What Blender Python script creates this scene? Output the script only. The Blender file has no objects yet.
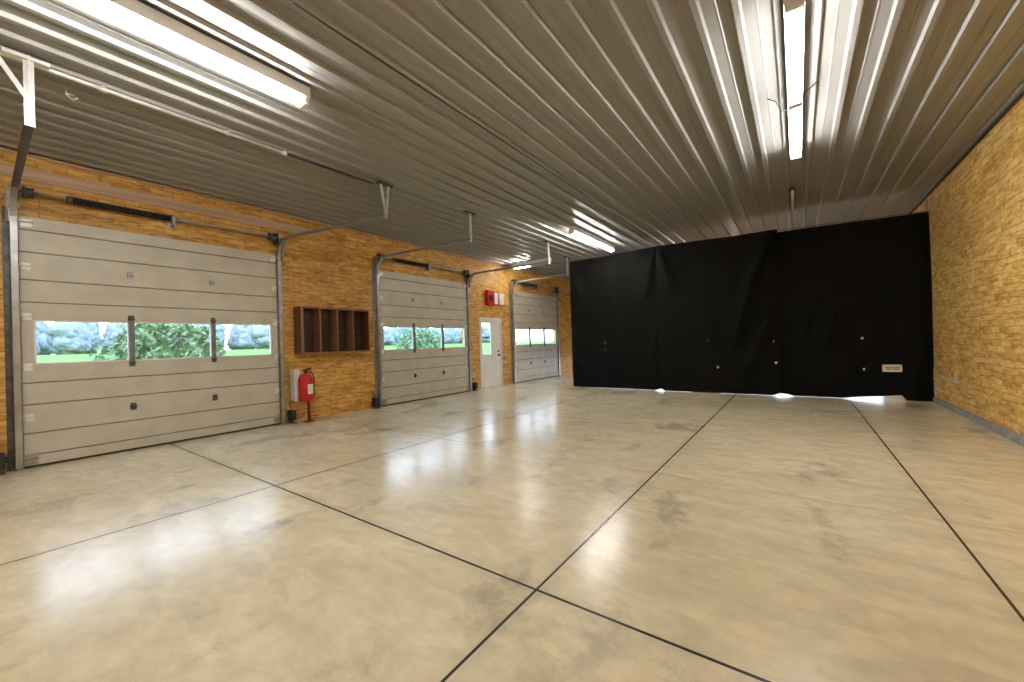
import bpy, bmesh, math, random
from mathutils import Vector, Matrix
random.seed(7)
C = bpy.context.scene.collection
PI = math.pi

# ------------------------------------------------------------------ room dimensions (metres)
CAM_H = 1.344
XL, XR = -7.708, 2.062          # inner faces of the side walls
H = 3.906                       # ceiling
Y0, Y1 = -4.6, 16.0             # room length
YC = 10.567                     # curtain line
T = 0.1                         # wall thickness

# ------------------------------------------------------------------ materials
def mat(name):
    m = bpy.data.materials.new(name); m.use_nodes = True
    nt = m.node_tree
    return m, nt, nt.nodes['Principled BSDF']

def noise_mat(name, c1, c2, scale=8, rough=.5, metal=0, bump=0, stretch=(1, 1, 1), detail=4, spec=.5, lo=.35, hi=.65):
    m, nt, b = mat(name)
    tc = nt.nodes.new('ShaderNodeTexCoord'); mp = nt.nodes.new('ShaderNodeMapping')
    mp.inputs['Scale'].default_value = stretch
    n = nt.nodes.new('ShaderNodeTexNoise'); n.inputs['Scale'].default_value = scale; n.inputs['Detail'].default_value = detail
    r = nt.nodes.new('ShaderNodeValToRGB')
    r.color_ramp.elements[0].position = lo; r.color_ramp.elements[1].position = hi
    r.color_ramp.elements[0].color = (*c1, 1); r.color_ramp.elements[1].color = (*c2, 1)
    nt.links.new(tc.outputs['Object'], mp.inputs['Vector']); nt.links.new(mp.outputs['Vector'], n.inputs['Vector'])
    nt.links.new(n.outputs['Fac'], r.inputs['Fac']); nt.links.new(r.outputs['Color'], b.inputs['Base Color'])
    b.inputs['Roughness'].default_value = rough; b.inputs['Metallic'].default_value = metal
    b.inputs['Specular IOR Level'].default_value = spec
    if bump:
        bp = nt.nodes.new('ShaderNodeBump'); bp.inputs['Strength'].default_value = bump; bp.inputs['Distance'].default_value = .01
        nt.links.new(n.outputs['Fac'], bp.inputs['Height']); nt.links.new(bp.outputs['Normal'], b.inputs['Normal'])
    return m

def osb_mat(name, dark, mid, light, run='Y'):
    """strand board: long flakes lying along the wall"""
    m, nt, b = mat(name); L = nt.links.new; N = nt.nodes.new
    tc = N('ShaderNodeTexCoord'); sp = N('ShaderNodeSeparateXYZ'); L(tc.outputs['Object'], sp.inputs[0])
    def layer(su, sz, off, warp):
        cb = N('ShaderNodeCombineXYZ')
        mu = N('ShaderNodeMath'); mu.operation = 'MULTIPLY_ADD'; mu.inputs[1].default_value = su; mu.inputs[2].default_value = off
        mz = N('ShaderNodeMath'); mz.operation = 'MULTIPLY_ADD'; mz.inputs[1].default_value = sz; mz.inputs[2].default_value = off * 1.7
        L(sp.outputs[run], mu.inputs[0]); L(sp.outputs['Z'], mz.inputs[0])
        L(mu.outputs[0], cb.inputs['X']); L(mz.outputs[0], cb.inputs['Y'])
        nz = N('ShaderNodeTexNoise'); nz.inputs['Scale'].default_value = .5; L(cb.outputs[0], nz.inputs['Vector'])
        mx = N('ShaderNodeVectorMath'); mx.operation = 'MULTIPLY_ADD'
        L(nz.outputs['Color'], mx.inputs[0]); mx.inputs[1].default_value = (warp, warp, warp); L(cb.outputs[0], mx.inputs[2])
        v = N('ShaderNodeTexVoronoi'); v.inputs['Scale'].default_value = 1; L(mx.outputs[0], v.inputs['Vector'])
        s = N('ShaderNodeSeparateColor'); L(v.outputs['Color'], s.inputs[0])
        return s.outputs[0], v.outputs['Distance']
    c, dc = layer(9.0, 36, 11.7, .45)
    cb = N('ShaderNodeCombineXYZ'); L(sp.outputs[run], cb.inputs['X']); L(sp.outputs['Z'], cb.inputs['Y'])
    wn = N('ShaderNodeTexNoise'); wn.inputs['Scale'].default_value = 3.2; wn.inputs['Detail'].default_value = 4; L(cb.outputs[0], wn.inputs['Vector'])
    wv = N('ShaderNodeVectorMath'); wv.operation = 'MULTIPLY_ADD'; wv.inputs[1].default_value = (.16, .075, 0); L(wn.outputs['Color'], wv.inputs[0]); L(cb.outputs[0], wv.inputs[2])
    bt = N('ShaderNodeTexBrick'); bt.inputs['Scale'].default_value = 1; bt.inputs['Brick Width'].default_value = .27; bt.inputs['Row Height'].default_value = .082
    bt.inputs['Mortar Size'].default_value = .007; bt.inputs['Mortar Smooth'].default_value = .6
    bt.inputs['Color1'].default_value = (.18, .18, .18, 1); bt.inputs['Color2'].default_value = (.95, .95, .95, 1); bt.inputs['Mortar'].default_value = (-.12, -.12, -.12, 1)
    L(wv.outputs[0], bt.inputs['Vector'])
    bw = N('ShaderNodeSeparateColor'); L(bt.outputs['Color'], bw.inputs[0]); a = bw.outputs[0]
    mixf = N('ShaderNodeMix'); mixf.inputs[0].default_value = .46; L(a, mixf.inputs[2]); L(c, mixf.inputs[3])
    r = N('ShaderNodeValToRGB'); e = r.color_ramp.elements
    e[0].position = .06; e[0].color = (*dark, 1); e[1].position = .9; e[1].color = (*light, 1)
    k = e.new(.42); k.color = (*mid, 1)
    L(mixf.outputs[0], r.inputs['Fac'])
    big = N('ShaderNodeTexNoise'); big.inputs['Scale'].default_value = .55; big.inputs['Detail'].default_value = 3; L(tc.outputs['Object'], big.inputs['Vector'])
    mr = N('ShaderNodeMapRange'); mr.inputs[1].default_value = .3; mr.inputs[2].default_value = .7; mr.inputs[3].default_value = .8; mr.inputs[4].default_value = 1.12
    L(big.outputs['Fac'], mr.inputs[0])
    mm = N('ShaderNodeVectorMath'); mm.operation = 'SCALE'; L(r.outputs['Color'], mm.inputs[0]); L(mr.outputs[0], mm.inputs['Scale'])
    L(mm.outputs[0], b.inputs['Base Color'])
    b.inputs['Roughness'].default_value = .55
    bp = N('ShaderNodeBump'); bp.inputs['Strength'].default_value = .5; bp.inputs['Distance'].default_value = .012
    L(mixf.outputs[0], bp.inputs['Height']); L(bp.outputs['Normal'], b.inputs['Normal'])
    return m

def floor_mat():
    m, nt, b = mat('sealed_concrete'); L = nt.links.new; N = nt.nodes.new
    tc = N('ShaderNodeTexCoord'); sp = N('ShaderNodeSeparateXYZ'); L(tc.outputs['Object'], sp.inputs[0])
    def noise(scale, detail, rough=.5, stretch=(1, 1, 1), dist=0):
        mp = N('ShaderNodeMapping'); mp.inputs['Scale'].default_value = stretch; mp.inputs['Rotation'].default_value = (0, 0, .5)
        L(tc.outputs['Object'], mp.inputs[0])
        n = N('ShaderNodeTexNoise'); n.inputs['Scale'].default_value = scale; n.inputs['Detail'].default_value = detail
        n.inputs['Roughness'].default_value = rough; n.inputs['Distortion'].default_value = dist; L(mp.outputs[0], n.inputs['Vector'])
        return n.outputs['Fac']
    def rng(s, a, c, lo, hi):
        r = N('ShaderNodeMapRange'); r.interpolation_type = 'SMOOTHSTEP'
        for k, v in zip((1, 2, 3, 4), (a, c, lo, hi)): r.inputs[k].default_value = v
        L(s, r.inputs[0]); return r.outputs[0]
    def math2(op, a, c):
        q = N('ShaderNodeMath'); q.operation = op
        for k, v in enumerate((a, c)):
            if isinstance(v, (int, float)): q.inputs[k].default_value = v
            else: L(v, q.inputs[k])
        return q.outputs[0]
    base = N('ShaderNodeValToRGB'); e = base.color_ramp.elements
    e[0].position = .25; e[0].color = (.66, .57, .385, 1); e[1].position = .75; e[1].color = (.80, .715, .52, 1)
    big = noise(.5, 4, .42, (1, 1.5, 1), .3); L(big, base.inputs['Fac'])
    fine = noise(9, 5, .65)
    patch = noise(1.0, 3, .45, (1.5, .8, 1), .3)          # dull grey scuffs
    scuff = rng(math2('MULTIPLY', patch, rng(noise(6, 5, .7), .3, .7, .88, 1.1)), .56, .74, 0, .62)
    grit = rng(noise(26, 3, .7), .70, .78, 0, .5)
    swirl = rng(noise(2.2, 6, .6, (1, 2.4, 1), .8), .25, .75, .86, 1.10)
    # saw-cut joints
    def line(axis, at, w):
        return rng(math2('ABSOLUTE', math2('SUBTRACT', sp.outputs[axis], at), 0), w * .6, w, 1, 0)
    wob = None
    ls = [line('X', v, .0095) for v in (-4.262, -1.191, .806)] + [line('Y', v, .011) for v in (1.809, -.75)] + [line('Y', v, .009) for v in (4.024, 6.24)]
    J = ls[0]
    for s in ls[1:5]: J = math2('MAXIMUM', J, s)
    J2 = math2('MULTIPLY', math2('MAXIMUM', ls[5], ls[6]), rng(math2('ADD', sp.outputs['X'], 0), -4.5, -2.0, .8, .28))
    J = math2('MAXIMUM', J, J2)
    halo = [rng(math2('ABSOLUTE', math2('SUBTRACT', sp.outputs[a], v), 0), 0, .10, .12, 0) for a, v in (('X', -4.262), ('X', -1.191), ('X', .806), ('Y', 1.809))]
    Hh = halo[0]
    for s in halo[1:]: Hh = math2('MAXIMUM', Hh, s)
    def mixc(f, a, col):
        q = N('ShaderNodeMix'); q.data_type = 'RGBA'; L(f, q.inputs[0]); L(a, q.inputs[6]); q.inputs[7].default_value = (*col, 1); return q.outputs[2]
    sc = N('ShaderNodeVectorMath'); sc.operation = 'SCALE'; L(base.outputs['Color'], sc.inputs[0])
    L(math2('MULTIPLY', swirl, rng(fine, .3, .7, .94, 1.05)), sc.inputs['Scale'])
    col = mixc(scuff, sc.outputs[0], (.30, .27, .21))
    col = mixc(grit, col, (.20, .17, .13))
    col = mixc(Hh, col, (.2, .18, .15))
    col = mixc(J, col, (.035, .033, .03))
    L(col, b.inputs['Base Color'])
    L(math2('ADD', rng(big, .3, .7, .17, .215), math2('MULTIPLY', rng(fine, .3, .7, 0, .05), 1)), b.inputs['Roughness'])
    b.inputs['Specular IOR Level'].default_value = .42
    hh = math2('SUBTRACT', math2('ADD', math2('MULTIPLY', big, .25), math2('MULTIPLY', fine, .02)), math2('MULTIPLY', J, .5))
    bp = N('ShaderNodeBump'); bp.inputs['Strength'].default_value = .25; bp.inputs['Distance'].default_value = .02
    L(hh, bp.inputs['Height']); L(bp.outputs['Normal'], b.inputs['Normal'])
    return m

def emit_mat(name, col, strength):
    m, nt, b = mat(name)
    tc = nt.nodes.new('ShaderNodeTexCoord'); n = nt.nodes.new('ShaderNodeTexNoise'); n.inputs['Scale'].default_value = 3
    mr = nt.nodes.new('ShaderNodeMapRange'); mr.inputs[3].default_value = strength * .97; mr.inputs[4].default_value = strength * 1.03
    nt.links.new(tc.outputs['Object'], n.inputs['Vector']); nt.links.new(n.outputs['Fac'], mr.inputs[0])
    nt.links.new(mr.outputs[0], b.inputs['Emission Strength'])
    b.inputs['Emission Color'].default_value = (*col, 1); b.inputs['Base Color'].default_value = (.9, .9, .9, 1)
    return m

def glass_mat():
    m, nt, b = mat('window_glass'); nt.nodes.remove(b)
    tr = nt.nodes.new('ShaderNodeBsdfTransparent'); tr.inputs['Color'].default_value = (.93, .96, .97, 1)
    gl = nt.nodes.new('ShaderNodeBsdfGlossy'); gl.inputs['Roughness'].default_value = .03
    mx = nt.nodes.new('ShaderNodeMixShader')
    mx.inputs[0].default_value = .05
    nt.links.new(tr.outputs[0], mx.inputs[1]); nt.links.new(gl.outputs[0], mx.inputs[2])
    nt.links.new(mx.outputs[0], nt.nodes['Material Output'].inputs['Surface'])
    return m

def fabric_mat():
    m, nt, b = mat('black_cloth')
    tc = nt.nodes.new('ShaderNodeTexCoord'); n = nt.nodes.new('ShaderNodeTexNoise'); n.inputs['Scale'].default_value = 90
    r = nt.nodes.new('ShaderNodeValToRGB'); r.color_ramp.elements[0].color = (.0035, .0035, .0035, 1); r.color_ramp.elements[1].color = (.0075, .0075, .0072, 1)
    nt.links.new(tc.outputs['Object'], n.inputs['Vector']); nt.links.new(n.outputs['Fac'], r.inputs['Fac']); nt.links.new(r.outputs['Color'], b.inputs['Base Color'])
    b.inputs['Roughness'].default_value = .85; b.inputs['Specular IOR Level'].default_value = .12
    return m

M = {}
M['floor'] = floor_mat()
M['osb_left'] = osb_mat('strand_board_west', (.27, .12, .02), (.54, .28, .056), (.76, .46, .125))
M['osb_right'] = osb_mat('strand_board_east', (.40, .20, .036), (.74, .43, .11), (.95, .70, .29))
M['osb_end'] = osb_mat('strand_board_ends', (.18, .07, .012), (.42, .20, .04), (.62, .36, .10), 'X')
M['ceil'] = noise_mat('ribbed_steel', (.265, .262, .252), (.295, .292, .282), 1.2, .38, .12, 0, (1, .3, 1))
M['white'] = noise_mat('white_enamel', (.72, .72, .70), (.80, .80, .78), 5, .4)
M['door'] = noise_mat('cream_door_skin', (.455, .425, .35), (.515, .485, .405), 3.5, .42, 0, .05)
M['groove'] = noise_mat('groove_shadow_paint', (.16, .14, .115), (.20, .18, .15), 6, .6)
M['doorwhite'] = noise_mat('white_door_paint', (.62, .61, .57), (.70, .69, .65), 4, .4)
M['steel'] = noise_mat('galvanized_steel', (.30, .31, .31), (.42, .43, .42), 6, .36, .75, .05)
M['mull'] = noise_mat('grey_strut', (.13, .13, .125), (.18, .18, .17), 9, .45, .3)
M['pale_steel'] = noise_mat('pale_galvanized_steel', (.62, .62, .60), (.78, .78, .75), 9, .45, .35)
M['dark_steel'] = noise_mat('dark_steel', (.055, .055, .055), (.11, .11, .105), 12, .45, .6)
M['black'] = noise_mat('black_rubber', (.010, .010, .010), (.025, .025, .025), 20, .55)
M['spring'] = noise_mat('oiled_spring', (.008, .008, .008), (.03, .03, .03), 30, .4, .5)
M['cabinet'] = noise_mat('dark_brown_wood', (.060, .020, .009), (.135, .048, .02), 6, .42, 0, .06, (6, 1, 14))
M['cabinet_edge'] = noise_mat('brown_wood_edge', (.16, .07, .032), (.27, .125, .06), 6, .45, 0, .05, (6, 1, 14))
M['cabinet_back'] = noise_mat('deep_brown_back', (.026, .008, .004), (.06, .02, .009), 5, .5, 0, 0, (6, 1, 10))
M['red'] = noise_mat('red_enamel', (.42, .008, .010), (.56, .014, .016), 5, .32)
M['dark_red'] = noise_mat('dark_red_paint', (.10, .006, .006), (.16, .012, .010), 8, .45)
M['lightgrey'] = noise_mat('light_grey_plastic', (.52, .53, .55), (.62, .63, .65), 8, .45)
M['cloth'] = fabric_mat()
M['curb'] = noise_mat('concrete_curb', (.24, .23, .21), (.36, .35, .32), 10, .8, 0, .15)
M['drive'] = noise_mat('bounce_drive', (.42, .41, .39), (.5, .49, .47), 2, .9)  # made pale to bounce white daylight under the curtain
M['header'] = noise_mat('pale_header_board', (.40, .27, .17), (.52, .38, .26), 2.2, .6, 0, .05, (1, .3, 8))
M['darktrim'] = noise_mat('dark_trim_paint', (.012, .011, .010), (.03, .028, .024), 8, .5)
M['glass'] = glass_mat()
M['tube'] = emit_mat('lit_tube', (1, .972, .915), 94)
M['tube_fill'] = emit_mat('fill_tube_back', (1, .93, .80), 70)  # tubes of the added lamp behind the curtain
M['unlit'] = noise_mat('unlit_tube', (.55, .55, .53), (.62, .62, .60), 5, .25)
M['grass'] = noise_mat('lawn_grass', (.115, .225, .05), (.14, .26, .06), 1.5, .9, spec=.1)
M['leaf'] = noise_mat('hazed_tree_leaf', (.15, .20, .215), (.27, .32, .34), 2.6, .9, 0, 0, spec=.1)  # blue-grey distance haze painted into the leaf colour
M['leaf_hazed_pale'] = noise_mat('pale_hazed_leaf', (.21, .26, .29), (.31, .36, .39), 2.6, .9, 0, 0, spec=.1)  # stronger painted haze for the rear rows
M['bush'] = noise_mat('bush_leaf', (.16, .26, .145), (.25, .36, .21), 7, .7, spec=.2)
M['bark'] = noise_mat('tree_bark', (.05, .04, .03), (.11, .09, .07), 8, .9)
M['paper'] = noise_mat('sign_white', (.72, .69, .60), (.80, .77, .68), 5, .5)
M['ink'] = noise_mat('sign_ochre_print', (.30, .22, .10), (.42, .32, .16), 9, .6)

# ------------------------------------------------------------------ mesh helpers
def B(): return bmesh.new()

def box(bm, a, b):
    x0, y0, z0 = (min(a[i], b[i]) for i in range(3)); x1, y1, z1 = (max(a[i], b[i]) for i in range(3))
    v = [bm.verts.new(p) for p in ((x0, y0, z0), (x1, y0, z0), (x1, y1, z0), (x0, y1, z0), (x0, y0, z1), (x1, y0, z1), (x1, y1, z1), (x0, y1, z1))]
    for f in ((0, 3, 2, 1), (4, 5, 6, 7), (0, 1, 5, 4), (1, 2, 6, 5), (2, 3, 7, 6), (3, 0, 4, 7)):
        bm.faces.new([v[i] for i in f])
    return v

def bbox(bm, a, b, w=.004):
    """box with softened edges"""
    t = bmesh.new(); box(t, a, b)
    bmesh.ops.bevel(t, geom=t.edges[:], offset=w, segments=2, affect='EDGES', profile=.6)
    me = bpy.data.meshes.new('tmp'); t.to_mesh(me); t.free(); bm.from_mesh(me); bpy.data.meshes.remove(me)

def tube(bm, pts, r, n=10, caps=True):
    pts = [Vector(p) for p in pts]; rings = []
    up = None
    for i, p in enumerate(pts):
        d = (pts[min(i + 1, len(pts) - 1)] - pts[max(i - 1, 0)]).normalized()
        if up is None:
            up = Vector((0, 0, 1)) if abs(d.z) < .9 else Vector((1, 0, 0))
        s = d.cross(up).normalized(); up = s.cross(d).normalized()
        rr = r[i] if isinstance(r, (list, tuple)) else r
        rings.append([bm.verts.new(p + (s * math.cos(2 * PI * k / n) + up * math.sin(2 * PI * k / n)) * rr) for k in range(n)])
    for a, b in zip(rings, rings[1:]):
        for k in range(n):
            f = bm.faces.new((a[k], a[(k + 1) % n], b[(k + 1) % n], b[k])); f.smooth = True
    if caps:
        bm.faces.new(rings[0][::-1]); bm.faces.new(rings[-1])

def sweep(bm, pts, prof, side):
    """profile (list of (s, t)) swept along pts; s along the fixed side vector, t along the local normal"""
    pts = [Vector(p) for p in pts]; side = Vector(side).normalized(); rings = []
    for i, p in enumerate(pts):
        d = (pts[min(i + 1, len(pts) - 1)] - pts[max(i - 1, 0)]).normalized()
        s = (side - d * side.dot(d)).normalized(); n = d.cross(s).normalized()
        rings.append([bm.verts.new(p + s * a + n * b) for a, b in prof])
    m = len(prof)
    for a, b in zip(rings, rings[1:]):
        for k in range(m):
            bm.faces.new((a[k], a[(k + 1) % m], b[(k + 1) % m], b[k]))
    bm.faces.new(rings[0][::-1]); bm.faces.new(rings[-1])

def bar(bm, a, b, w, t):
    """flat bar from a to b"""
    a, b = Vector(a), Vector(b); d = (b - a).normalized()
    s = d.cross(Vector((1, 0, 0)) if abs(d.x) < .8 else Vector((0, 1, 0))).normalized()
    sweep(bm, [a, b], [(-w / 2, -t / 2), (w / 2, -t / 2), (w / 2, t / 2), (-w / 2, t / 2)], s)

def obj(name, bm, m, parent=None, smooth=False):
    bmesh.ops.recalc_face_normals(bm, faces=bm.faces[:])
    me = bpy.data.meshes.new(name); bm.to_mesh(me); bm.free()
    if smooth:
        for p in me.polygons: p.use_smooth = True
    me.materials.append(M[m] if isinstance(m, str) else m)
    o = bpy.data.objects.new(name, me); C.objects.link(o)
    if parent is not None:
        o.parent = parent
        w = parent.location.copy(); q = parent.parent
        while q is not None: w += q.location; q = q.parent
        me.transform(Matrix.Translation(-w))      # meshes are written in world metres
    return o

def thing(name, label, cat, loc=(0, 0, 0), group=None):
    o = bpy.data.objects.new(name, None); C.objects.link(o); o.empty_display_size = .1
    o.location = loc; o['label'] = label; o['category'] = cat
    if group: o['group'] = group
    return o

def tag(o, label, cat, group=None, kind=None):
    o['label'] = label; o['category'] = cat
    if group: o['group'] = group
    if kind: o['kind'] = kind
    return o

def struct(name, bm, m, label=None, cat=None):
    o = obj(name, bm, m); o['kind'] = 'structure'
    if label: o['label'] = label; o['category'] = cat
    return o

# ------------------------------------------------------------------ shell
DOORS = [(.435, 3.37), (5.535, 8.465), (10.75, 13.68)]    # overhead door spans along the left wall
DH = 3.085
MD = (9.09, 10.085, 2.095)                                # service door span and height
b = B(); box(b, (XL - T, Y0, -.15), (XR + T, Y1, 0)); struct('floor', b, 'floor', 'beige sealed concrete floor with dark saw-cut joints', 'floor')

# ribbed ceiling
b = B(); prof = []; P = .2587; x0 = -2.902
k = math.floor((XL - x0) / P) - 1
pts = [(XL - T, 0)]
while x0 + k * P < XR + P:
    c = x0 + k * P
    for dx, dz in ((-.037, 0), (-.021, .034), (.021, .034), (.037, 0), (.122, 0), (.126, .003), (.134, .003), (.138, 0)):
        if XL - T < c + dx < XR + T: pts.append((c + dx, dz))
    k += 1
pts.append((XR + T, 0))
for (xa, za), (xb, zb) in zip(pts, pts[1:]):
    b.faces.new([b.verts.new(p) for p in ((xa, Y0, H - za), (xb, Y0, H - zb), (xb, Y1, H - zb), (xa, Y1, H - za))])
bmesh.ops.remove_doubles(b, verts=b.verts[:], dist=1e-5)
box(b, (XL - T, Y0, H + .03), (XR + T, Y1, H + .12))
struct('ceiling', b, 'ceil', 'grey-brown ribbed steel ceiling', 'ceiling')

# left wall with openings
b = B(); ops = sorted([(a + .05, e - .05, DH - .04) for a, e in DOORS] + [(MD[0] + .03, MD[1] - .03, MD[2] - .03)])
y = Y0
for a, e, top in ops:
    box(b, (XL - T, y, 0), (XL, a, H)); box(b, (XL - T, a, top), (XL, e, H)); y = e
box(b, (XL - T, y, 0), (XL, Y1, H))
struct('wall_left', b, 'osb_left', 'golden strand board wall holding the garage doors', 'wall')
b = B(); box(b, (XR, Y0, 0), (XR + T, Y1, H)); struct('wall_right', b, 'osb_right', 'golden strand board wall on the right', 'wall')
b = B(); box(b, (XL - T, Y0 - T, 0), (XR + T, Y0, H)); struct('wall_front', b, 'osb_end')
b = B(); oy = [(-6.9, -3.3), (-2.3, 2.02)]  # unseen low openings, shaped to throw daylight under the curtain hem
x = XL - T
for a, e in oy:
    box(b, (x, Y1, 0), (a, Y1 + T, H)); box(b, (a, Y1, .75), (e, Y1 + T, H)); x = e
box(b, (x, Y1, 0), (XR + T, Y1 + T, H)); struct('wall_back', b, 'osb_end')
# concrete curb under the right wall, dark trim above it
b = B()
for q in ((0, 0), ):
    pr = [(XR, 0), (XR, .095), (XR - .03, .095), (XR - .045, .07), (XR - .045, 0)]
    va = [b.verts.new((px, Y0, pz)) for px, pz in pr]; vb = [b.verts.new((px, Y1, pz)) for px, pz in pr]
    for i in range(5): b.faces.new((va[i], va[(i + 1) % 5], vb[(i + 1) % 5], vb[i]))
    b.faces.new(va); b.faces.new(vb)
struct('baseboard_right', b, 'curb', 'grey concrete curb along the foot of the right wall', 'curb')
b = B(); box(b, (XR - .03, Y0, H - .062), (XR, Y1, H - .036)); struct('trim_1', b, 'darktrim', 'dark trim where the right wall meets the ceiling', 'trim')
b = B(); box(b, (XL, Y0, H - .055), (XL + .03, Y1, H - .028)); struct('trim_2', b, 'header', 'pale trim where the left wall meets the ceiling', 'trim')
b = B(); bbox(b, (XL, -.55, 3.555), (XL + .022, 4.1, 3.70)); struct('trim_3', b, 'header', 'pale board on the wall above the widest-looking garage door', 'trim')
b = B(); bbox(b, (XR - .02, YC + .13, .1), (XR, YC + .18, H - .07)); struct('trim_4', b, 'header')

# ------------------------------------------------------------------ overhead doors
SEC = DH / 5
def overhead_door(idx, ya, ye, label, simple=False):
    root = thing('door_%d' % idx, label, 'garage door', (XL, ya, 0)); root['kind'] = 'structure'
    X0, X1 = XL + .012, XL + .058
    mull = [ya + .985, ya + 1.955]
    wa, we, wz0, wz1 = ya + .10, ye - .105, 1.262, 1.815
    for s in range(5):
        z0, z1 = s * SEC + .0003, (s + 1) * SEC - .0003
        if s == 0: z0 = .03
        b = B()
        if s == 2:
            bbox(b, (X0, ya, z0), (X1, ye, wz0)); bbox(b, (X0, ya, wz1), (X1, ye, z1))
            bbox(b, (X0, ya, wz0), (X1, wa, wz1)); bbox(b, (X0, we, wz0), (X1, ye, wz1))
            sec = obj('door_section', b, 'door', root); sec['label'] = 'cream door section with a band of windows'
            xs = [wa] + mull + [we]
            for k in range(3):
                p0, p1 = xs[k] + (.02 if k else 0), xs[k + 1] - (.02 if k < 2 else 0)
                f = B()
                for (u0, v0, u1, v1) in ((p0, wz0, p0 + .018, wz1), (p1 - .018, wz0, p1, wz1), (p0 + .018, wz0, p1 - .018, wz0 + .018), (p0 + .018, wz1 - .018, p1 - .018, wz1)):
                    box(f, (X0 + .004, u0, v0), (X1 - .008, u1, v1))
                fr = obj('window_frame', f, 'doorwhite', root); fr['label'] = 'white window frame'
                g = B(); box(g, (X0 + .018, p0 + .018, wz0 + .018), (X0 + .022, p1 - .018, wz1 - .018)); gg = obj('window_pane', g, 'glass', fr); gg['label'] = 'clear pane'
            for ym in mull:
                g = B(); bbox(g, (X0, ym - .03, wz0 - .01), (X1 + .022, ym + .03, wz1 + .01), .006); mm = obj('mullion', g, 'mull', root); mm['label'] = 'grey steel bar between panes'
        else:
            # profile with two pressed grooves
            zs = [z0]
            off = (.155, .42) if s < 2 else (.18, .455)
            pr = [(X1, z0)]
            for gz in off:
                zz = s * SEC + gz
                pr += [(X1, zz - .010), (X1 - .016, zz - .005), (X1 - .016, zz + .005), (X1, zz + .010)]
            pr += [(X1, z1), (X0, z1), (X0, z0)]
            va = [b.verts.new((px, ya, pz)) for px, pz in pr]; vb = [b.verts.new((px, ye, pz)) for px, pz in pr]
            n = len(pr)
            for i in range(n): b.faces.new((va[i], va[(i + 1) % n], vb[(i + 1) % n], vb[i]))
            b.faces.new(va); b.faces.new(vb[::-1])
            sec = obj('door_section', b, 'door', root)
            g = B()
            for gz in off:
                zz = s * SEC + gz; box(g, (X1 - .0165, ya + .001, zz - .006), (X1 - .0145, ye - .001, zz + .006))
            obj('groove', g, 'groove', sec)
    b = B(); bbox(b, (X0, ya, 0), (X1 - .006, ye, .03)); sl = obj('bottom_seal', b, 'black', root); sl['label'] = 'black rubber bottom seal'
    # hinges: at the section joints on both mullion lines, roller brackets on both edges
    for j in range(1, 5):
        z = j * SEC
        for ym in mull:
            g = B(); bbox(g, (X1, ym - .032, z - .05), (X1 + .010, ym + .032, z + .05)); tube(g, [(X1 + .014, ym - .035, z), (X1 + .014, ym + .035, z)], .014, 8)
            hg = obj('hinge', g, 'dark_steel' if j < 4 else 'steel', root); hg['label'] = 'dark steel hinge on a section joint' if j < 4 else 'bright steel hinge on a section joint'
        for ym, s in ((ya, 1), (ye, -1)):
            g = B(); bbox(g, (X1, ym + s * .012, z - .045), (X1 + .012, ym + s * .085, z + .045)); tube(g, [(X1 + .028, ym - s * .04, z + .01), (X1 + .028, ym + s * .085, z + .01)], .010, 8)
            hg = obj('roller_hinge', g, 'pale_steel', root); hg['label'] = 'steel edge hinge with roller stem'
    for ym, s in ((ya, 1), (ye, -1)):
        g = B(); bbox(g, (X1, ym + s * .012, .04), (X1 + .014, ym + s * .11, .17)); tube(g, [(X1 + .03, ym - s * .04, .12), (X1 + .03, ym + s * .11, .12)], .012, 8); obj('bottom_bracket', g, 'steel', root)
        g = B(); bbox(g, (X1, ym + s * .012, DH - .13), (X1 + .014, ym + s * .11, DH - .03)); tube(g, [(X1 + .04, ym - s * .04, DH - .07), (X1 + .04, ym + s * .11, DH - .07)], .012, 8); obj('top_bracket', g, 'pale_steel', root)
    return mull

dl = ['cream sectional garage door nearest the camera, green bush seen through its middle pane',
      'cream sectional garage door in the middle, between the brown cubby shelf and the white service door',
      'cream sectional garage door farthest away, just before the black curtain']
for i, (a, e) in enumerate(DOORS): overhead_door(i + 1, a, e, dl[i])

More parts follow.
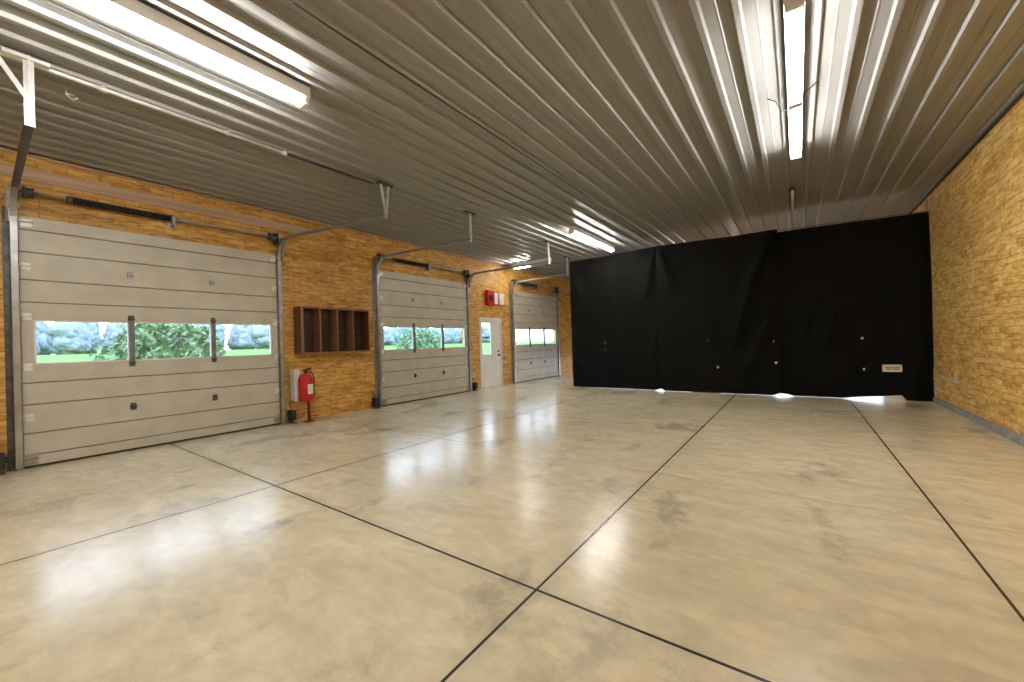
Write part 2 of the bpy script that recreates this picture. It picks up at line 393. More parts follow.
# tracks
ZT = 3.36
def track(y_wall, end, side, label, hanger):
    root = thing('door_track', label, 'door track', (XL, y_wall, 0), 'garage door tracks')
    xw = XL + .09
    pr = [(-.028, -.02), (.028, -.02), (.028, .02), (.020, .02), (.020, -.012), (-.020, -.012), (-.020, .02), (-.028, .02)]
    b = B(); sweep(b, [(xw, y_wall, .02), (xw, y_wall, ZT - .36)], pr, (0, 1, 0)); 
    # wall angle behind the track
    v = obj('vertical_track', b, 'steel', root); v['label'] = 'upright galvanized track'
    b = B()
    bbox(b, (XL, y_wall + side * .018, .0), (XL + .075, y_wall + side * .030, 3.18), .002)
    bbox(b, (XL, y_wall + side * .018, .0), (XL + .010, y_wall + side * .085, 3.18), .002)
    obj('wall_angle', b, 'dark_steel' if hanger == 'near' else 'steel', root)
    arc = [(xw + .34 * (1 - math.cos(t)), y_wall, ZT - .36 + .34 * math.sin(t)) for t in [k * PI / 2 / 9 for k in range(10)]]
    b = B(); sweep(b, arc, pr, (0, 1, 0)); obj('curved_track', b, 'steel', root)
    ex, ey, ez = end
    b = B(); sweep(b, [(arc[-1][0], y_wall, ZT - .02), (ex, ey, ez)], pr, (0, 1, 0))
    hz = obj('horizontal_track', b, 'dark_steel' if hanger == 'near' else 'steel', root)
    # flag bracket at the corner
    b = B(); bbox(b, (XL, y_wall + side * .032, 2.98), (XL + .16, y_wall + side * .040, ZT + .02), .002); bar(b, (XL + .05, y_wall + side * .045, 3.0), (XL + .34, y_wall + side * .045, ZT), .03, .006)
    obj('flag_bracket', b, 'steel', root)
    # hanger from the ceiling
    hg = B()
    top = H - .03
    if hanger == 'near':
        bar(hg, (ex, ey, ez - .05), (ex, ey, top), .06, .012); bar(hg, (ex, ey, ez - .03), (ex + .02, ey, top), .012, .05)
        bar(hg, (ex + .0, ey - .01, ez + .18), (ex - .02, ey - .20, top), .035, .008)
    elif hanger == 'vee':
        bar(hg, (ex, ey, ez - .04), (ex, ey - .085, top), .03, .03); bar(hg, (ex, ey, ez - .04), (ex, ey + .06, top), .03, .03)
    else:
        bar(hg, (ex, ey, ez - .05), (ex, ey, top), .045, .03)
    h_ = obj('hanger', hg, 'pale_steel', root); h_['label'] = 'pale steel hanger bolted to the ceiling'
    b = B(); pw = .03 if hanger == 'near' else .05; bbox(b, (ex - pw, ey - .14, top - .03), (ex + pw, ey + .12, top)); obj('hanger_plate', b, 'pale_steel' if hanger == 'near' else 'dark_steel', root)
    return root

ENDS = [(-5.19, .37, 3.345), (-5.13, 3.89, 3.39), (-5.04, 5.76, 3.36), (-5.05, 8.72, 3.36), (-5.55, 10.68, 3.36), (-5.2, 13.8, 3.36)]
tl = ['steel track with braced pale hanger on the left side of the nearest garage door',
      'steel track with V-shaped hanger on the cubby-shelf side of the nearest garage door',
      'steel track with single hanger on the cubby-shelf side of the middle garage door',
      'steel track on the service-door side of the middle garage door',
      'steel track on the service-door side of the farthest garage door',
      'steel track on the far side of the farthest garage door']
hk = ['near', 'vee', 'single', 'single', 'single', 'single']
k = 0
for a, e in DOORS:
    track(a - .038, ENDS[k], -1, tl[k], hk[k]); k += 1
    track(e + .038, ENDS[k], 1, tl[k], hk[k]); k += 1

# torsion shafts
for i, (a, e) in enumerate(DOORS):
    ys, xs, zs = a + 1.47, XL + .11, 3.375
    root = thing('torsion_shaft', ['spring shaft on the wall above the nearest garage door', 'spring shaft on the wall above the middle garage door', 'spring shaft on the wall above the farthest garage door'][i], 'spring shaft', (XL, ys, zs), 'torsion spring shafts')
    b = B(); tube(b, [(xs, a - .008, zs), (xs, e + .008, zs)], .020, 10); sf = obj('shaft', b, 'steel', root)
    b = B(); n = 260; y0s, y1s = a + .45, ys - .03
    tube(b, [(xs, y0s, zs), (xs, y1s, zs)], .036, 10)
    pts = [(xs + .042 * math.cos(t), y0s + (y1s - y0s) * q / n, zs + .042 * math.sin(t)) for q in range(n + 1) for t in [q * .9]]
    tube(b, pts, .009, 4); sp_ = obj('spring', b, 'spring', root); sp_['label'] = 'black coil spring'
    b = B(); tube(b, [(xs, y0s - .06, zs), (xs, y0s, zs)], .045, 10); obj('winding_cone', b, 'dark_steel', root)
    b = B(); bbox(b, (XL + .021, ys - .012, zs - .11), (xs + .06, ys + .012, zs + .06)); bbox(b, (XL + .021, ys - .05, zs - .12), (XL + .033, ys + .05, zs + .07)); tube(b, [(xs, ys - .02, zs), (xs, ys + .05, zs)], .05, 12)
    cb = obj('centre_bracket', b, 'steel', root)
    for yy, s in ((a + .035, 1), (e - .035, -1)):
        b = B(); tube(b, [(xs, yy, zs), (xs, yy + s * .02, zs), (xs, yy + s * .025, zs), (xs, yy + s * .075, zs), (xs, yy + s * .08, zs), (xs, yy + s * .09, zs)], [.072, .072, .055, .055, .068, .068], 16); obj('cable_drum', b, 'dark_steel', root)
        b = B(); bbox(b, (XL + .021, yy - s * .035 - .004, zs - .12), (xs + .07, yy - s * .035 + .004, zs + .08), .002); obj('end_plate', b, 'dark_steel', root)

# black safety sensors on the floor beside the tracks
def sensor(y, s, label):
    root = thing('door_sensor', label, 'door sensor', (XL + .12, y, 0), 'black door sensors beside the tracks')
    b = B(); bbox(b, (XL + .02, y - .05, 0), (XL + .20, y + .05, .015)); bbox(b, (XL + .02, y - .012, .015), (XL + .16, y + .012, .17)); obj('bracket', b, 'dark_steel', root)
    b = B(); bbox(b, (XL + .05, y - .05, .06), (XL + .19, y + .05, .24), .02); obj('housing', b, 'black', root)
    b = B(); tube(b, [(XL + .12, y + s * .049, .16), (XL + .12, y + s * .075, .16)], [.036, .03], 12); obj('lens', b, 'black', root)
    b = B(); tube(b, [(XL + .10, y, .235), (XL + .085, y, .30), (XL + .03, y, .34), (XL + .008, y, .36)], .008, 6); obj('cord', b, 'black', root)
sensor(.24, 1, 'black sensor on the floor at the left edge, beside the nearest garage door')
sensor(3.55, -1, 'black sensor on the floor beside the red box, right of the nearest garage door')
sensor(5.33, 1, 'black sensor on the floor below the cubby shelf, left of the middle garage door')
sensor(8.66, -1, 'black sensor on the floor between the middle garage door and service door')
# ------------------------------------------------------------------ service door
root = thing('door_4', 'white service door with a tall glass pane, between the middle and farthest garage doors', 'door', (XL, MD[0], 0)); root['kind'] = 'structure'
a, e, h = MD
b = B(); bbox(b, (XL, a - .045, 0), (XL + .022, a + .025, h + .045)); bbox(b, (XL, e - .025, 0), (XL + .022, e + .045, h + .045)); bbox(b, (XL, a + .025, h - .025), (XL + .022, e - .025, h + .045)); obj('door_frame', b, 'doorwhite', root)
b = B(); bbox(b, (XL - .09, a + .03, 0), (XL + .02, e - .03, .012)); obj('threshold', b, 'steel', root)
b = B(); ga, ge, gz0, gz1 = a + .08, a + .50, 1.02, h - .12
bbox(b, (XL - .03, a + .03, .013), (XL + .012, ga, h - .03)); bbox(b, (XL - .03, ge, .013), (XL + .012, e - .03, h - .03))
bbox(b, (XL - .03, ga, .013), (XL + .012, ge, gz0)); bbox(b, (XL - .03, ga, gz1), (XL + .012, ge, h - .03)); lf = obj('door_leaf', b, 'doorwhite', root)
b = B(); box(b, (XL - .012, ga, gz0), (XL - .006, ge, gz1)); g_ = obj('glass_pane', b, 'glass', lf)
b = B(); bbox(b, (XL - .02, ga, 1.52), (XL + .016, ge - .05, 1.56)); obj('pane_bar', b, 'dark_steel', lf)
b = B(); tube(b, [(XL + .012, e - .15, .98), (XL + .03, e - .15, .98), (XL + .05, e - .15, .98), (XL + .085, e - .15, .98)], [.035, .035, .015, .03], 12); kn = obj('door_knob', b, 'black', lf); kn['label'] = 'dark round door knob'
b = B(); tube(b, [(XL + .012, e - .15, 1.10), (XL + .03, e - .15, 1.10)], .03, 12); obj('deadbolt', b, 'black', lf)

# ------------------------------------------------------------------ cubby shelf on the wall
root = thing('wall_cubby', 'dark brown wooden cubby shelf with four open compartments hung on the wall', 'shelf', (XL, 3.6, 1.25))
a, e, z0, z1, d = 3.68, 5.13, 1.255, 2.145, .27
t = .028
b = B(); box(b, (XL + .002, a + t, z0 + t), (XL + .014, e - t, z1 - t)); o = obj('back_panel', b, 'cabinet_back', root)
for yy in (a, e - t):
    b = B(); bbox(b, (XL + .002, yy, z0), (XL + d, yy + t, z1), .003); obj('side_panel', b, 'cabinet', root)
for zz in (z0, z1 - t):
    b = B(); bbox(b, (XL + .002, a + t, zz), (XL + d, e - t, zz + t), .003); obj('top_panel' if zz > z0 else 'bottom_panel', b, 'cabinet', root)
w = (e - a - 2 * t) / 4
for k in range(1, 4):
    b = B(); bbox(b, (XL + .014, a + t + k * w - t / 2, z0 + t), (XL + d, a + t + k * w + t / 2, z1 - t), .003); obj('divider', b, 'cabinet_edge', root)
for k in range(4):
    b = B(); bbox(b, (XL + .014, a + t + k * w + t / 2, 1.66), (XL + .15, a + t + (k + 1) * w - t / 2, 1.675), .002); obj('inner_shelf', b, 'cabinet_back', root)
b = B(); bbox(b, (XL + d, a, z0 - .004), (XL + d + .018, a + .045, z1 + .004), .003); bbox(b, (XL + d, a + .045, z1 - .03), (XL + d + .018, e, z1 + .004), .003); bbox(b, (XL + d, a + .045, z0 - .004), (XL + d + .018, e, z0 + .034), .003); bbox(b, (XL + d, e - .03, z0 + .034), (XL + d + .018, e, z1 - .03), .003)
fr = obj('face_frame', b, 'cabinet_edge', root); fr['label'] = 'lighter brown front edging'

# ------------------------------------------------------------------ red box on a post under the cubby
root = thing('extinguisher_station', 'red extinguisher hung beside a light grey panel on a dark red post, by the wall', 'fire extinguisher', (XL + .2, 3.85, 0))
py = 3.72
b = B(); tube(b, [(XL + .26, py + .07, 0), (XL + .26, py + .07, .43)], .026, 10); bbox(b, (XL + .19, py, 0), (XL + .33, py + .14, .014)); po = obj('post', b, 'dark_red', root); po['label'] = 'dark red post with foot'
b = B(); bbox(b, (XL + .03, py - .15, .385), (XL + .20, py - .04, .985), .02); pn = obj('side_panel', b, 'lightgrey', root); pn['label'] = 'light grey panel'
b = B(); tube(b, [(XL + .25, py + .03, .385), (XL + .25, py + .03, .40), (XL + .25, py + .03, .78), (XL + .25, py + .03, .86), (XL + .25, py + .03, .90)], [.10, .125, .125, .10, .05], 18)
bd = obj('cylinder_body', b, 'red', root); bd['label'] = 'red cylinder'
b = B(); tube(b, [(XL + .25, py + .03, .90), (XL + .25, py + .03, .95)], .028, 10); bbox(b, (XL + .23, py - .03, .945), (XL + .27, py + .13, .962), .003); bar(b, (XL + .25, py + .03, .965), (XL + .25, py + .14, .99), .03, .01); obj('valve_handle', b, 'dark_red', root)
b = B(); tube(b, [(XL + .25, py + .06, .925), (XL + .25, py + .15, .91), (XL + .25, py + .185, .82), (XL + .25, py + .18, .55), (XL + .25, py + .17, .48)], [.012, .012, .012, .012, .02], 8); obj('hose', b, 'dark_red', root)
b = B()
for k in range(8):
    t0, t1 = -.2 + k * .14, -.2 + (k + 1) * .14
    q = [(XL + .25 + .127 * math.cos(tt), py + .03 + .127 * math.sin(tt), zz) for tt, zz in ((t0, .52), (t1, .52), (t1, .70), (t0, .70))]
    b.faces.new([b.verts.new(p) for p in q])
lb = obj('sticker', b, 'white', bd); lb['label'] = 'white instruction sticker'
b = B(); bbox(b, (XL, py - .10, .62), (XL + .13, py + .10, .70)); obj('wall_bracket', b, 'dark_steel', root)

# ------------------------------------------------------------------ red and white wall unit above the service door
root = thing('alarm_unit', 'red and white alarm unit on the wall above the white service door', 'alarm', (XL, 9.75, 2.75))
b = B(); bbox(b, (XL, 9.36, 2.52), (XL + .13, 9.70, 2.98), .02); rb = obj('red_housing', b, 'red', root)
b = B(); tube(b, [(XL + .13, 9.53, 2.75), (XL + .16, 9.53, 2.75), (XL + .17, 9.53, 2.75)], [.10, .10, .06], 16); obj('horn', b, 'dark_red', rb)
b = B(); bbox(b, (XL, 9.70, 2.55), (XL + .07, 10.22, 2.94), .004); obj('back_plate', b, 'red', root)
for ya, ye in ((9.73, 9.90), (9.97, 10.20)):
    b = B(); bbox(b, (XL + .07, ya, 2.57), (XL + .10, ye, 2.92), .008); obj('white_panel', b, 'white', root)

# ------------------------------------------------------------------ ceiling fittings
def strip_light(x, ya, ye, label, tube_m='tube', along='Y', pieces=1, lit=None):
    g = thing('strip_light', label, 'strip light', (x, (ya + ye) / 2, H) if along == 'Y' else ((ya + ye) / 2, x, H), 'fluorescent strip lights on the ceiling')
    def pt(u, v, z): return (x + v, u, z) if along == 'Y' else (u, x + v, z)
    b = B(); bbox(b, pt(ya, -.065, H - .130), pt(ye, .065, H - .0265), .006); obj('housing', b, 'white', g)
    L = (ye - ya) / pieces
    for p in range(pieces):
        u0, u1 = ya + p * L + .05, ya + (p + 1) * L - .05
        if lit and p not in lit: tm = 'unlit'
        else: tm = tube_m
        for dv in (-.030, .030):
            b = B(); tube(b, [pt(u0, dv, H - .172), pt(u1, dv, H - .172)], .019, 10); tb = obj('tube', b, tm, g); tb['label'] = 'glowing white tube' if tm != 'unlit' else 'unlit tube'
        for u in (u0 - .02, u1 + .02):
            b = B(); bbox(b, pt(u - .02, -.06, H - .196), pt(u + .02, .06, H - .124), .004); obj('lamp_holder', b, 'white', g)
    return g
strip_light(-3.83, -.44, 2.02, 'lit strip light at the upper left, above the nearest garage door')
strip_light(.05, 3.55, 6.65, 'lit strip light nearest the right wall, brightest on the ceiling', pieces=2)
strip_light(-3.98, 7.9, 10.30, 'lit strip light just in front of the black curtain', pieces=2)
strip_light(10.44, -7.35, -5.98, 'short strip light turned crosswise near the farthest garage door', along='X', pieces=2, lit=[0])
strip_light(.05, -3.9, -1.0, 'added fill strip light behind the camera on the right', pieces=2)  # added out of view to fill the room with light
strip_light(-3.83, -4.2, -1.8, 'added fill strip light behind the camera on the left')  # second fill lamp added out of view
strip_light(-1.6, 13.0, 15.4, 'added fill strip light hidden behind the black curtain', 'tube_fill')  # added to brighten the ceiling and floor past the curtain
g = thing('unlit_batten', 'small unlit silver batten on the ceiling above the black curtain', 'light fitting', (0, 9.1, H))
b = B(); bbox(b, (-.055, 8.40, H - .075), (.035, 9.75, H - .027), .006); obj('housing', b, 'dark_steel', g)
b = B(); tube(b, [(.0, 8.43, H - .09), (.0, 9.72, H - .09)], .022, 10); obj('diffuser', b, 'pale_steel', g)
# wire looped under the bright strip light
b = B(); yj = 5.10
tube(b, [(-.19, yj, H - .03), (-.12, yj, H - .08), (-.07, yj, H - .20), (0, yj + .02, H - .215), (.07, yj, H - .205), (.14, yj, H - .08), (.24, yj - .03, H - .03)], .006, 6)
tag(obj('lamp_wire', b, 'dark_steel'), 'thin wire looped under the strip light nearest the right wall', 'wire')
# conduit and black cable on the ceiling
root = thing('conduit', 'pale conduit running along the ceiling to a black cable at upper left', 'conduit', (-5.255, 0, H - .05))
b = B(); tube(b, [(-5.255, -1.5, H - .045), (-5.255, 2.46, H - .045)], .018, 8); obj('pipe', b, 'pale_steel', root)
for yy in (.82, 1.83, 2.45):
    b = B(); tube(b, [(-5.255, yy - .03, H - .045), (-5.255, yy + .03, H - .045)], .028, 10); bbox(b, (-5.295, yy - .012, H - .05), (-5.215, yy + .012, H - .02), .002); obj('coupling', b, 'pale_steel', root)
b = B(); tube(b, [(-5.255, 2.46, H - .045), (-5.235, 3.1, H - .052), (-5.215, 3.74, H - .05)], .015, 8); obj('cable', b, 'black', root)['label'] = 'black cable continuing from the pipe'
b = B(); tube(b, [(-5.55, .62, H - .02), (-5.55, .62, H - .08), (-5.53, .66, H - .12), (-5.50, .69, H - .10)], .008, 6); tube(b, [(-5.55, .62, H - .07), (-5.58, .68, H - .05)], .007, 6)
tag(obj('ceiling_hook', b, 'pale_steel'), 'small pale hook in the ceiling at upper left beside the track hanger', 'hook')
# dark lap joint between ceiling sheets
b = B(); box(b, (-2.926, -1.5, H - .0375), (-2.906, Y1, H - .033)); struct('trim_5', b, 'darktrim', 'dark lap seam between the ceiling sheets', 'trim')

# ------------------------------------------------------------------ outlet
root = thing('wall_outlet', 'white electrical outlet low on the right wall near the black curtain', 'outlet', (XR, 9.42, .54))
b = B(); bbox(b, (XR - .008, 9.36, .465), (XR, 9.48, .625), .003); obj('cover_plate', b, 'white', root)
for z in (.512, .578):
    b = B(); bbox(b, (XR - .011, 9.40, z - .02), (XR - .0075, 9.44, z + .02), .001); obj('socket', b, 'lightgrey', root)

# ------------------------------------------------------------------ black curtain
def smooth(a, b, x):
    t = max(0, min(1, (x - a) / (b - a))); return t * t * (3 - 2 * t)
def panel(xa, xe, zt, zb, label, folds, tags_, yoff=0):
    """zt, zb: functions of x for the hems"""
    nx, nz = 110, 80
    g = thing('black_curtain', label, 'curtain', ((xa + xe) / 2, YC, 0), 'black cloth curtain panels')
    b = B(); V = []
    def disp(x, z):
        y = yoff
        u = (x - xa) / (xe - xa)
        hgt = z / 3.6
        y += .010 * math.sin(x * 5.1 + 1.3 * math.sin(z * .9)) * (1 - .35 * hgt) + .006 * math.sin(x * 13 + z * 1.1)
        for (x0, z0, x1, z1, wd, amp) in folds:            # fold running from point to point
            dx, dz = x1 - x0, z1 - z0; L2 = dx * dx + dz * dz
            s = ((x - x0) * dx + (z - z0) * dz) / L2
            dist = abs((x - x0) * dz - (z - z0) * dx) / math.sqrt(L2)
            env = smooth(-.08, .15, s) * (1 - smooth(.75, 1.1, s))
            q = dist / (wd * (.5 + .9 * max(0, min(1, s))))
            sgn = 1 if (x - x0) * dz - (z - z0) * dx > 0 else -1
            y += -amp * env * math.exp(-q * q) * (1 + .5 * sgn * q)
        y += .022 * math.exp(-((z - 1.775) / .016) ** 2) * .6          # stitched cross seam
        if z > 1.775: y -= .006
        e1, e2 = math.exp(-(x - xa) / .05), math.exp(-(xe - x) / .05)
        y += .05 * e1 + .05 * e2
        y += .02 * math.sin(z * 2.2 + xa) * (math.exp(-(x - xa) / .15) + math.exp(-(xe - x) / .15))
        return y
    for j in range(nz + 1):
        row = []
        for i in range(nx + 1):
            x = xa + (xe - xa) * i / nx
            lo, hi = zb(x), zt(x); z = lo + (hi - lo) * j / nz
            xs = x
            if i == 0 or i == nx:
                xs += (.012 * math.sin(z * 2.7 + xe) + .005 * math.sin(z * 9)) if abs(x - 2.058) > .01 else (-.045 * math.exp(-((z - .30) / .25) ** 2))
            row.append(b.verts.new((xs, YC + disp(x, z), z)))
        V.append(row)
    for j in range(nz):
        for i in range(nx):
            f = b.faces.new((V[j][i], V[j][i + 1], V[j + 1][i + 1], V[j + 1][i])); f.smooth = True
    obj('cloth', b, 'cloth', g)
    b = B()
    for i in range(0, nx + 1, 11):
        x = xa + (xe - xa) * min(max(i, 2), nx - 2) / nx; z = zt(x) - .02; y = YC + disp(x, z)
        tube(b, [(x + .028 * math.cos(t), y - .004, z + .028 * math.sin(t)) for t in [k * PI / 5 for k in range(11)]], .004, 5, False)
    obj('eyelet', b, 'black', g)['kind'] = 'stuff'
    for (x, z, mname, sz) in tags_:
        b = B(); y = YC + disp(x, z)
        bbox(b, (x - sz, y - .03, z - sz * 1.2), (x + sz, y - .012, z + sz * 1.2), .006)
        tube(b, [(x, y - .012, z), (x, y + .01, z)], sz * .4, 6)
        o = obj('toggle', b, mname, g); o['label'] = 'small pale toggle' if mname != 'dark_steel' else 'dark toggle'
    return g

def lin(*ps):
    def f(x):
        for (xa, za), (xb, zb) in zip(ps, ps[1:]):
            if x <= xb: break
        t = max(0, min(1, (x - xa) / (xb - xa))); return za + (zb - za) * t
    return f
panel(-5.44, -2.80, lin((-5.44, 3.68), (-4.2, 3.685), (-3.1, 3.72), (-2.865, 3.73)), lin((-5.44, .004), (-4, .003), (-3.05, .003), (-2.98, .02), (-2.88, .05)),
      'left panel of the black curtain, nearest the garage doors',
      [(-5.38, 3.62, -5.05, 2.5, .13, .07), (-2.95, 3.6, -3.25, 2.2, .12, .06), (-5.4, .9, -4.7, .15, .14, .05), (-2.95, 1.5, -3.2, .2, .10, .05)],
      [(-4.38, 1.28, 'dark_steel', .03), (-4.38, 1.08, 'dark_steel', .02)])
panel(-2.91, -.30, lin((-2.875, 3.72), (-1.4, 3.66), (-.5, 3.66), (-.355, 3.65)), lin((-2.875, .05), (-2.78, .003), (-1.5, .003), (-.5, .003), (-.44, .02), (-.355, .05)),
      'middle panel of the black curtain, with a diagonal fold at its right edge',
      [(-.42, 3.55, -1.05, 1.9, .15, .11), (-2.8, 3.6, -2.45, 2.5, .14, .07), (-.75, 2.5, -1.25, 1.2, .12, .06), (-.45, 1.7, -1.0, .4, .14, .07), (-1.0, 1.9, -1.15, 1.0, .09, .05)],
      [(-1.55, .62, 'white', .022), (-.40, .73, 'white', .022), (-1.75, 1.25, 'dark_steel', .02), (-.43, 1.2, 'dark_steel', .02)], -.07)
panel(-.40, 2.058, lin((-.365, 3.60), (.2, 3.60), (1.5, 3.555), (2.035, 3.55)), lin((-.365, .05), (-.20, .035), (-.10, .003), (.70, .003), (.95, .04), (1.3, .07), (1.60, .10), (1.66, .003), (2.035, .003)),
      'right panel of the black curtain, with a small white sign near its bottom corner',
      [(-.30, 3.5, .0, 2.4, .12, .04), (.62, 1.72, .42, .9, .10, .06), (1.95, 1.2, 1.75, .1, .09, .04), (.2, 1.7, .05, 1.0, .08, .03)],
      [(1.05, 1.22, 'white', .018), (1.06, .60, 'white', .018)], .0)
b = B(); tube(b, [(-6.2, YC + .06, 3.74), (-5.44, YC + .05, 3.70), (-2.87, YC + .05, 3.74), (-.36, YC + .05, 3.655), (2.06, YC + .05, 3.57)], .006, 6)
tag(obj('curtain_cable', b, 'black'), 'black cable along the top of the black curtain', 'cable')
# sign pinned on the curtain
root = thing('sign', 'small white printed sign low on the right panel of the black curtain', 'sign', (1.46, YC - .06, .62))
sx0, sx1, sz0, sz1, sy = 1.325, 1.605, .555, .695, YC - .055
b = B(); bbox(b, (sx0, sy - .006, sz0), (sx1, sy, sz1), .002); obj('board', b, 'paper', root)
b = B()
for (u0, u1, v) in ((.14, .42, .60), (.47, .62, .60), (.66, .9, .62), (.2, .5, .36), (.55, .86, .38)):
    w_ = sx1 - sx0; h_ = sz1 - sz0
    box(b, (sx0 + u0 * w_, sy - .0072, sz0 + v * h_ - .012), (sx0 + u1 * w_, sy - .0060, sz0 + v * h_ + .012))
obj('print', b, 'ink', root)
b = B(); tube(b, [(1.465, sy + .001, .68), (1.465, YC - .003, .68)], .005, 6); obj('pin', b, 'dark_steel', root)

# ------------------------------------------------------------------ outside
b = B(); lp = [(XL - T - .02, -.2), (-20, -.1), (-50, .75), (-86, 1.72), (-260, 2.2)]
for (xa, za), (xb, zb) in zip(lp, lp[1:]):
    b.faces.new([b.verts.new(p) for p in ((xa, -160, za), (xb, -160, zb), (xb, 200, zb), (xa, 200, za))])
bmesh.ops.remove_doubles(b, verts=b.verts[:], dist=1e-5)

o = obj('lawn', b, 'grass'); o['kind'] = 'structure'; o['label'] = 'bright green lawn outside the garage doors'; o['category'] = 'lawn'
b = B(); box(b, (XL - T, Y1 + T + .02, -.32), (60, 200, -.18)); o = obj('driveway', b, 'drive'); o['kind'] = 'structure'  # unseen pale ground, a bounce surface outside the back openings

def blob(b, c, r, seed, sub=3, amp=.28, rough=1):
    t = bmesh.new(); bmesh.ops.create_icosphere(t, subdivisions=sub, radius=1)
    rnd = random.Random(seed); ph = [rnd.uniform(0, 6) for _ in range(6)]
    for v in t.verts:
        n = v.co.normalized()
        d = 1 + amp * (math.sin(n.x * 5 + ph[0]) * math.sin(n.y * 5 + ph[1]) + .7 * math.sin(n.z * 8 + ph[2]) * math.sin(n.x * 9 + ph[3]) + .5 * rnd.uniform(-1, 1)) + rnd.uniform(-.07, .07) * rough
        v.co = Vector((c[0] + n.x * d * r[0], c[1] + n.y * d * r[1], c[2] + n.z * d * r[2]))
    me = bpy.data.meshes.new('tmp'); t.to_mesh(me); t.free(); b.from_mesh(me); bpy.data.meshes.remove(me)
def tree(x, y, hgt, w, seed, mname, label, gz):
    g = thing('tree', label, 'tree', (x, y, gz), 'trees beyond the lawn')
    rnd = random.Random(seed)
    b = B(); tube(b, [(x, y, gz - .2), (x + .1, y + .1, gz + hgt * .35), (x, y + .2, gz + hgt * .7)], [.28, .2, .08], 8); obj('trunk', b, 'bark', g)
    b = B()
    for k in range(7):
        an = rnd.uniform(0, 6.28); pale = mname == 'leaf_hazed_pale'; rr = rnd.uniform(.1, .42) * w * (1 - .08 * k) * (.3 if pale else 1); bw = w * (.75 - .05 * k if pale else .42)
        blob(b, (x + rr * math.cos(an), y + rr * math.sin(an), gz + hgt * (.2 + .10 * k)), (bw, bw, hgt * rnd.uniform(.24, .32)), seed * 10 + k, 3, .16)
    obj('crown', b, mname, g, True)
rnd = random.Random(3)
for row, (tx, sp0, st, n, w0) in enumerate(((-88, 0, 8.8, 17, 4.0), (-98, 4.4, 6.4, 24, 3.5), (-108, 1.2, 6.4, 26, 3.5))):
    for k in range(n):
        yy = -26 + sp0 + k * st; pale = row > 0
        tree(tx + rnd.uniform(-.8, .8), yy, rnd.uniform(4.0, 5.6) + row * .8, w0, 40 + k + 30 * row, 'leaf_hazed_pale' if pale else 'leaf',
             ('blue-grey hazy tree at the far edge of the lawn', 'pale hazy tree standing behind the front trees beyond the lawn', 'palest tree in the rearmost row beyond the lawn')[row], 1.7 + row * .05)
def bush(x, y, hgt, w, label, n, seed):
    g = thing('bush', label, 'bush', (x, y, -.2)); rnd = random.Random(seed)
    b = B()
    for k in range(7):
        an = k * .9; tube(b, [(x, y, -.2), (x + .25 * w * math.cos(an), y + .25 * w * math.sin(an), hgt * .5), (x + .38 * w * math.cos(an), y + .38 * w * math.sin(an), hgt * .8)], [.03, .02, .008], 5)
    obj('stems', b, 'bark', g)
    b = B()
    for k in range(n):
        d = Vector((rnd.gauss(0, 1), rnd.gauss(0, 1), rnd.gauss(0, 1))).normalized(); r = rnd.uniform(.45, 1.0) ** .5
        lump = 1 + .18 * math.sin(d.x * 6 + 1) * math.sin(d.z * 7) + .1 * math.sin(d.y * 11)
        p = Vector((x + d.x * r * lump * w / 2, y + d.y * r * lump * w / 2, hgt * .5 + d.z * r * lump * hgt * .52))
        if p.z < -.15: continue
        s = rnd.uniform(.06, .11); q = Matrix.Rotation(rnd.uniform(0, 6.28), 3, Vector((rnd.gauss(0, 1), rnd.gauss(0, 1), rnd.gauss(0, 1))).normalized())
        b.faces.new([b.verts.new(p + q @ Vector(c)) for c in ((-s, 0, 0), (0, -s * .5, 0), (s, 0, .01), (0, s * .5, 0))])
    obj('foliage', b, 'bush', g)
bush(-13.2, 3.15, 2.25, 2.3, 'round green bush outside the nearest garage door', 5200, 5)
bush(-15.5, 13.6, 2.2, 2.4, 'pale green bush outside the middle garage door', 3600, 9)

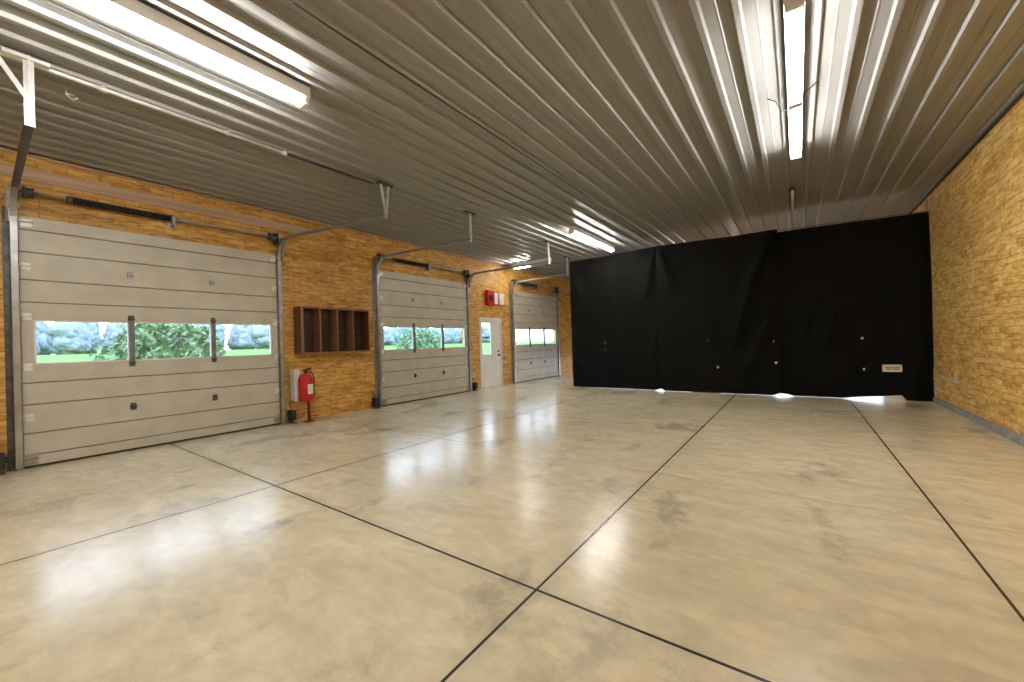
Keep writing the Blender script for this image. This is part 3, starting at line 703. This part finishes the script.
# ------------------------------------------------------------------ daylight
w = bpy.data.worlds.new('sky'); bpy.context.scene.world = w; w.use_nodes = True
nt = w.node_tree; bg = nt.nodes['Background']
tc = nt.nodes.new('ShaderNodeTexCoord'); s = nt.nodes.new('ShaderNodeSeparateXYZ'); r = nt.nodes.new('ShaderNodeValToRGB')
r.color_ramp.elements[0].position = 0; r.color_ramp.elements[0].color = (.86, .93, 1, 1)
r.color_ramp.elements[1].position = .6; r.color_ramp.elements[1].color = (.55, .72, 1, 1)
nt.links.new(tc.outputs['Generated'], s.inputs[0]); nt.links.new(s.outputs['Z'], r.inputs['Fac']); nt.links.new(r.outputs['Color'], bg.inputs['Color'])
bg.inputs['Strength'].default_value = 7.5

# ------------------------------------------------------------------ camera
cam = bpy.data.cameras.new('camera'); co = bpy.data.objects.new('camera', cam); C.objects.link(co)
cam.sensor_fit = 'HORIZONTAL'; cam.sensor_width = 36; cam.lens = 397.03 / 1024 * 36; cam.clip_start = .05; cam.clip_end = 600
yaw, pit, rol = .6235, .005, .0314
rr = Vector((math.cos(yaw), math.sin(yaw), 0)); ff = Vector((-math.sin(yaw), math.cos(yaw), 0)); dd = Vector((0, 0, -1))
f2 = math.cos(pit) * ff - math.sin(pit) * dd; d2 = math.sin(pit) * ff + math.cos(pit) * dd
r3 = math.cos(rol) * rr + math.sin(rol) * d2; d3 = -math.sin(rol) * rr + math.cos(rol) * d2
mw = Matrix(((r3.x, -d3.x, -f2.x, 0), (r3.y, -d3.y, -f2.y, 0), (r3.z, -d3.z, -f2.z, CAM_H), (0, 0, 0, 1)))
co.matrix_world = mw
sc = bpy.context.scene; sc.camera = co
sc.view_settings.view_transform = 'Standard'; sc.view_settings.look = 'None'; sc.view_settings.exposure = 0
sc.cycles.use_denoising = True; sc.cycles.max_bounces = 10; sc.cycles.diffuse_bounces = 5; sc.cycles.transparent_max_bounces = 12
sc.cycles.sample_clamp_indirect = 8; sc.cycles.caustics_reflective = False; sc.cycles.caustics_refractive = False
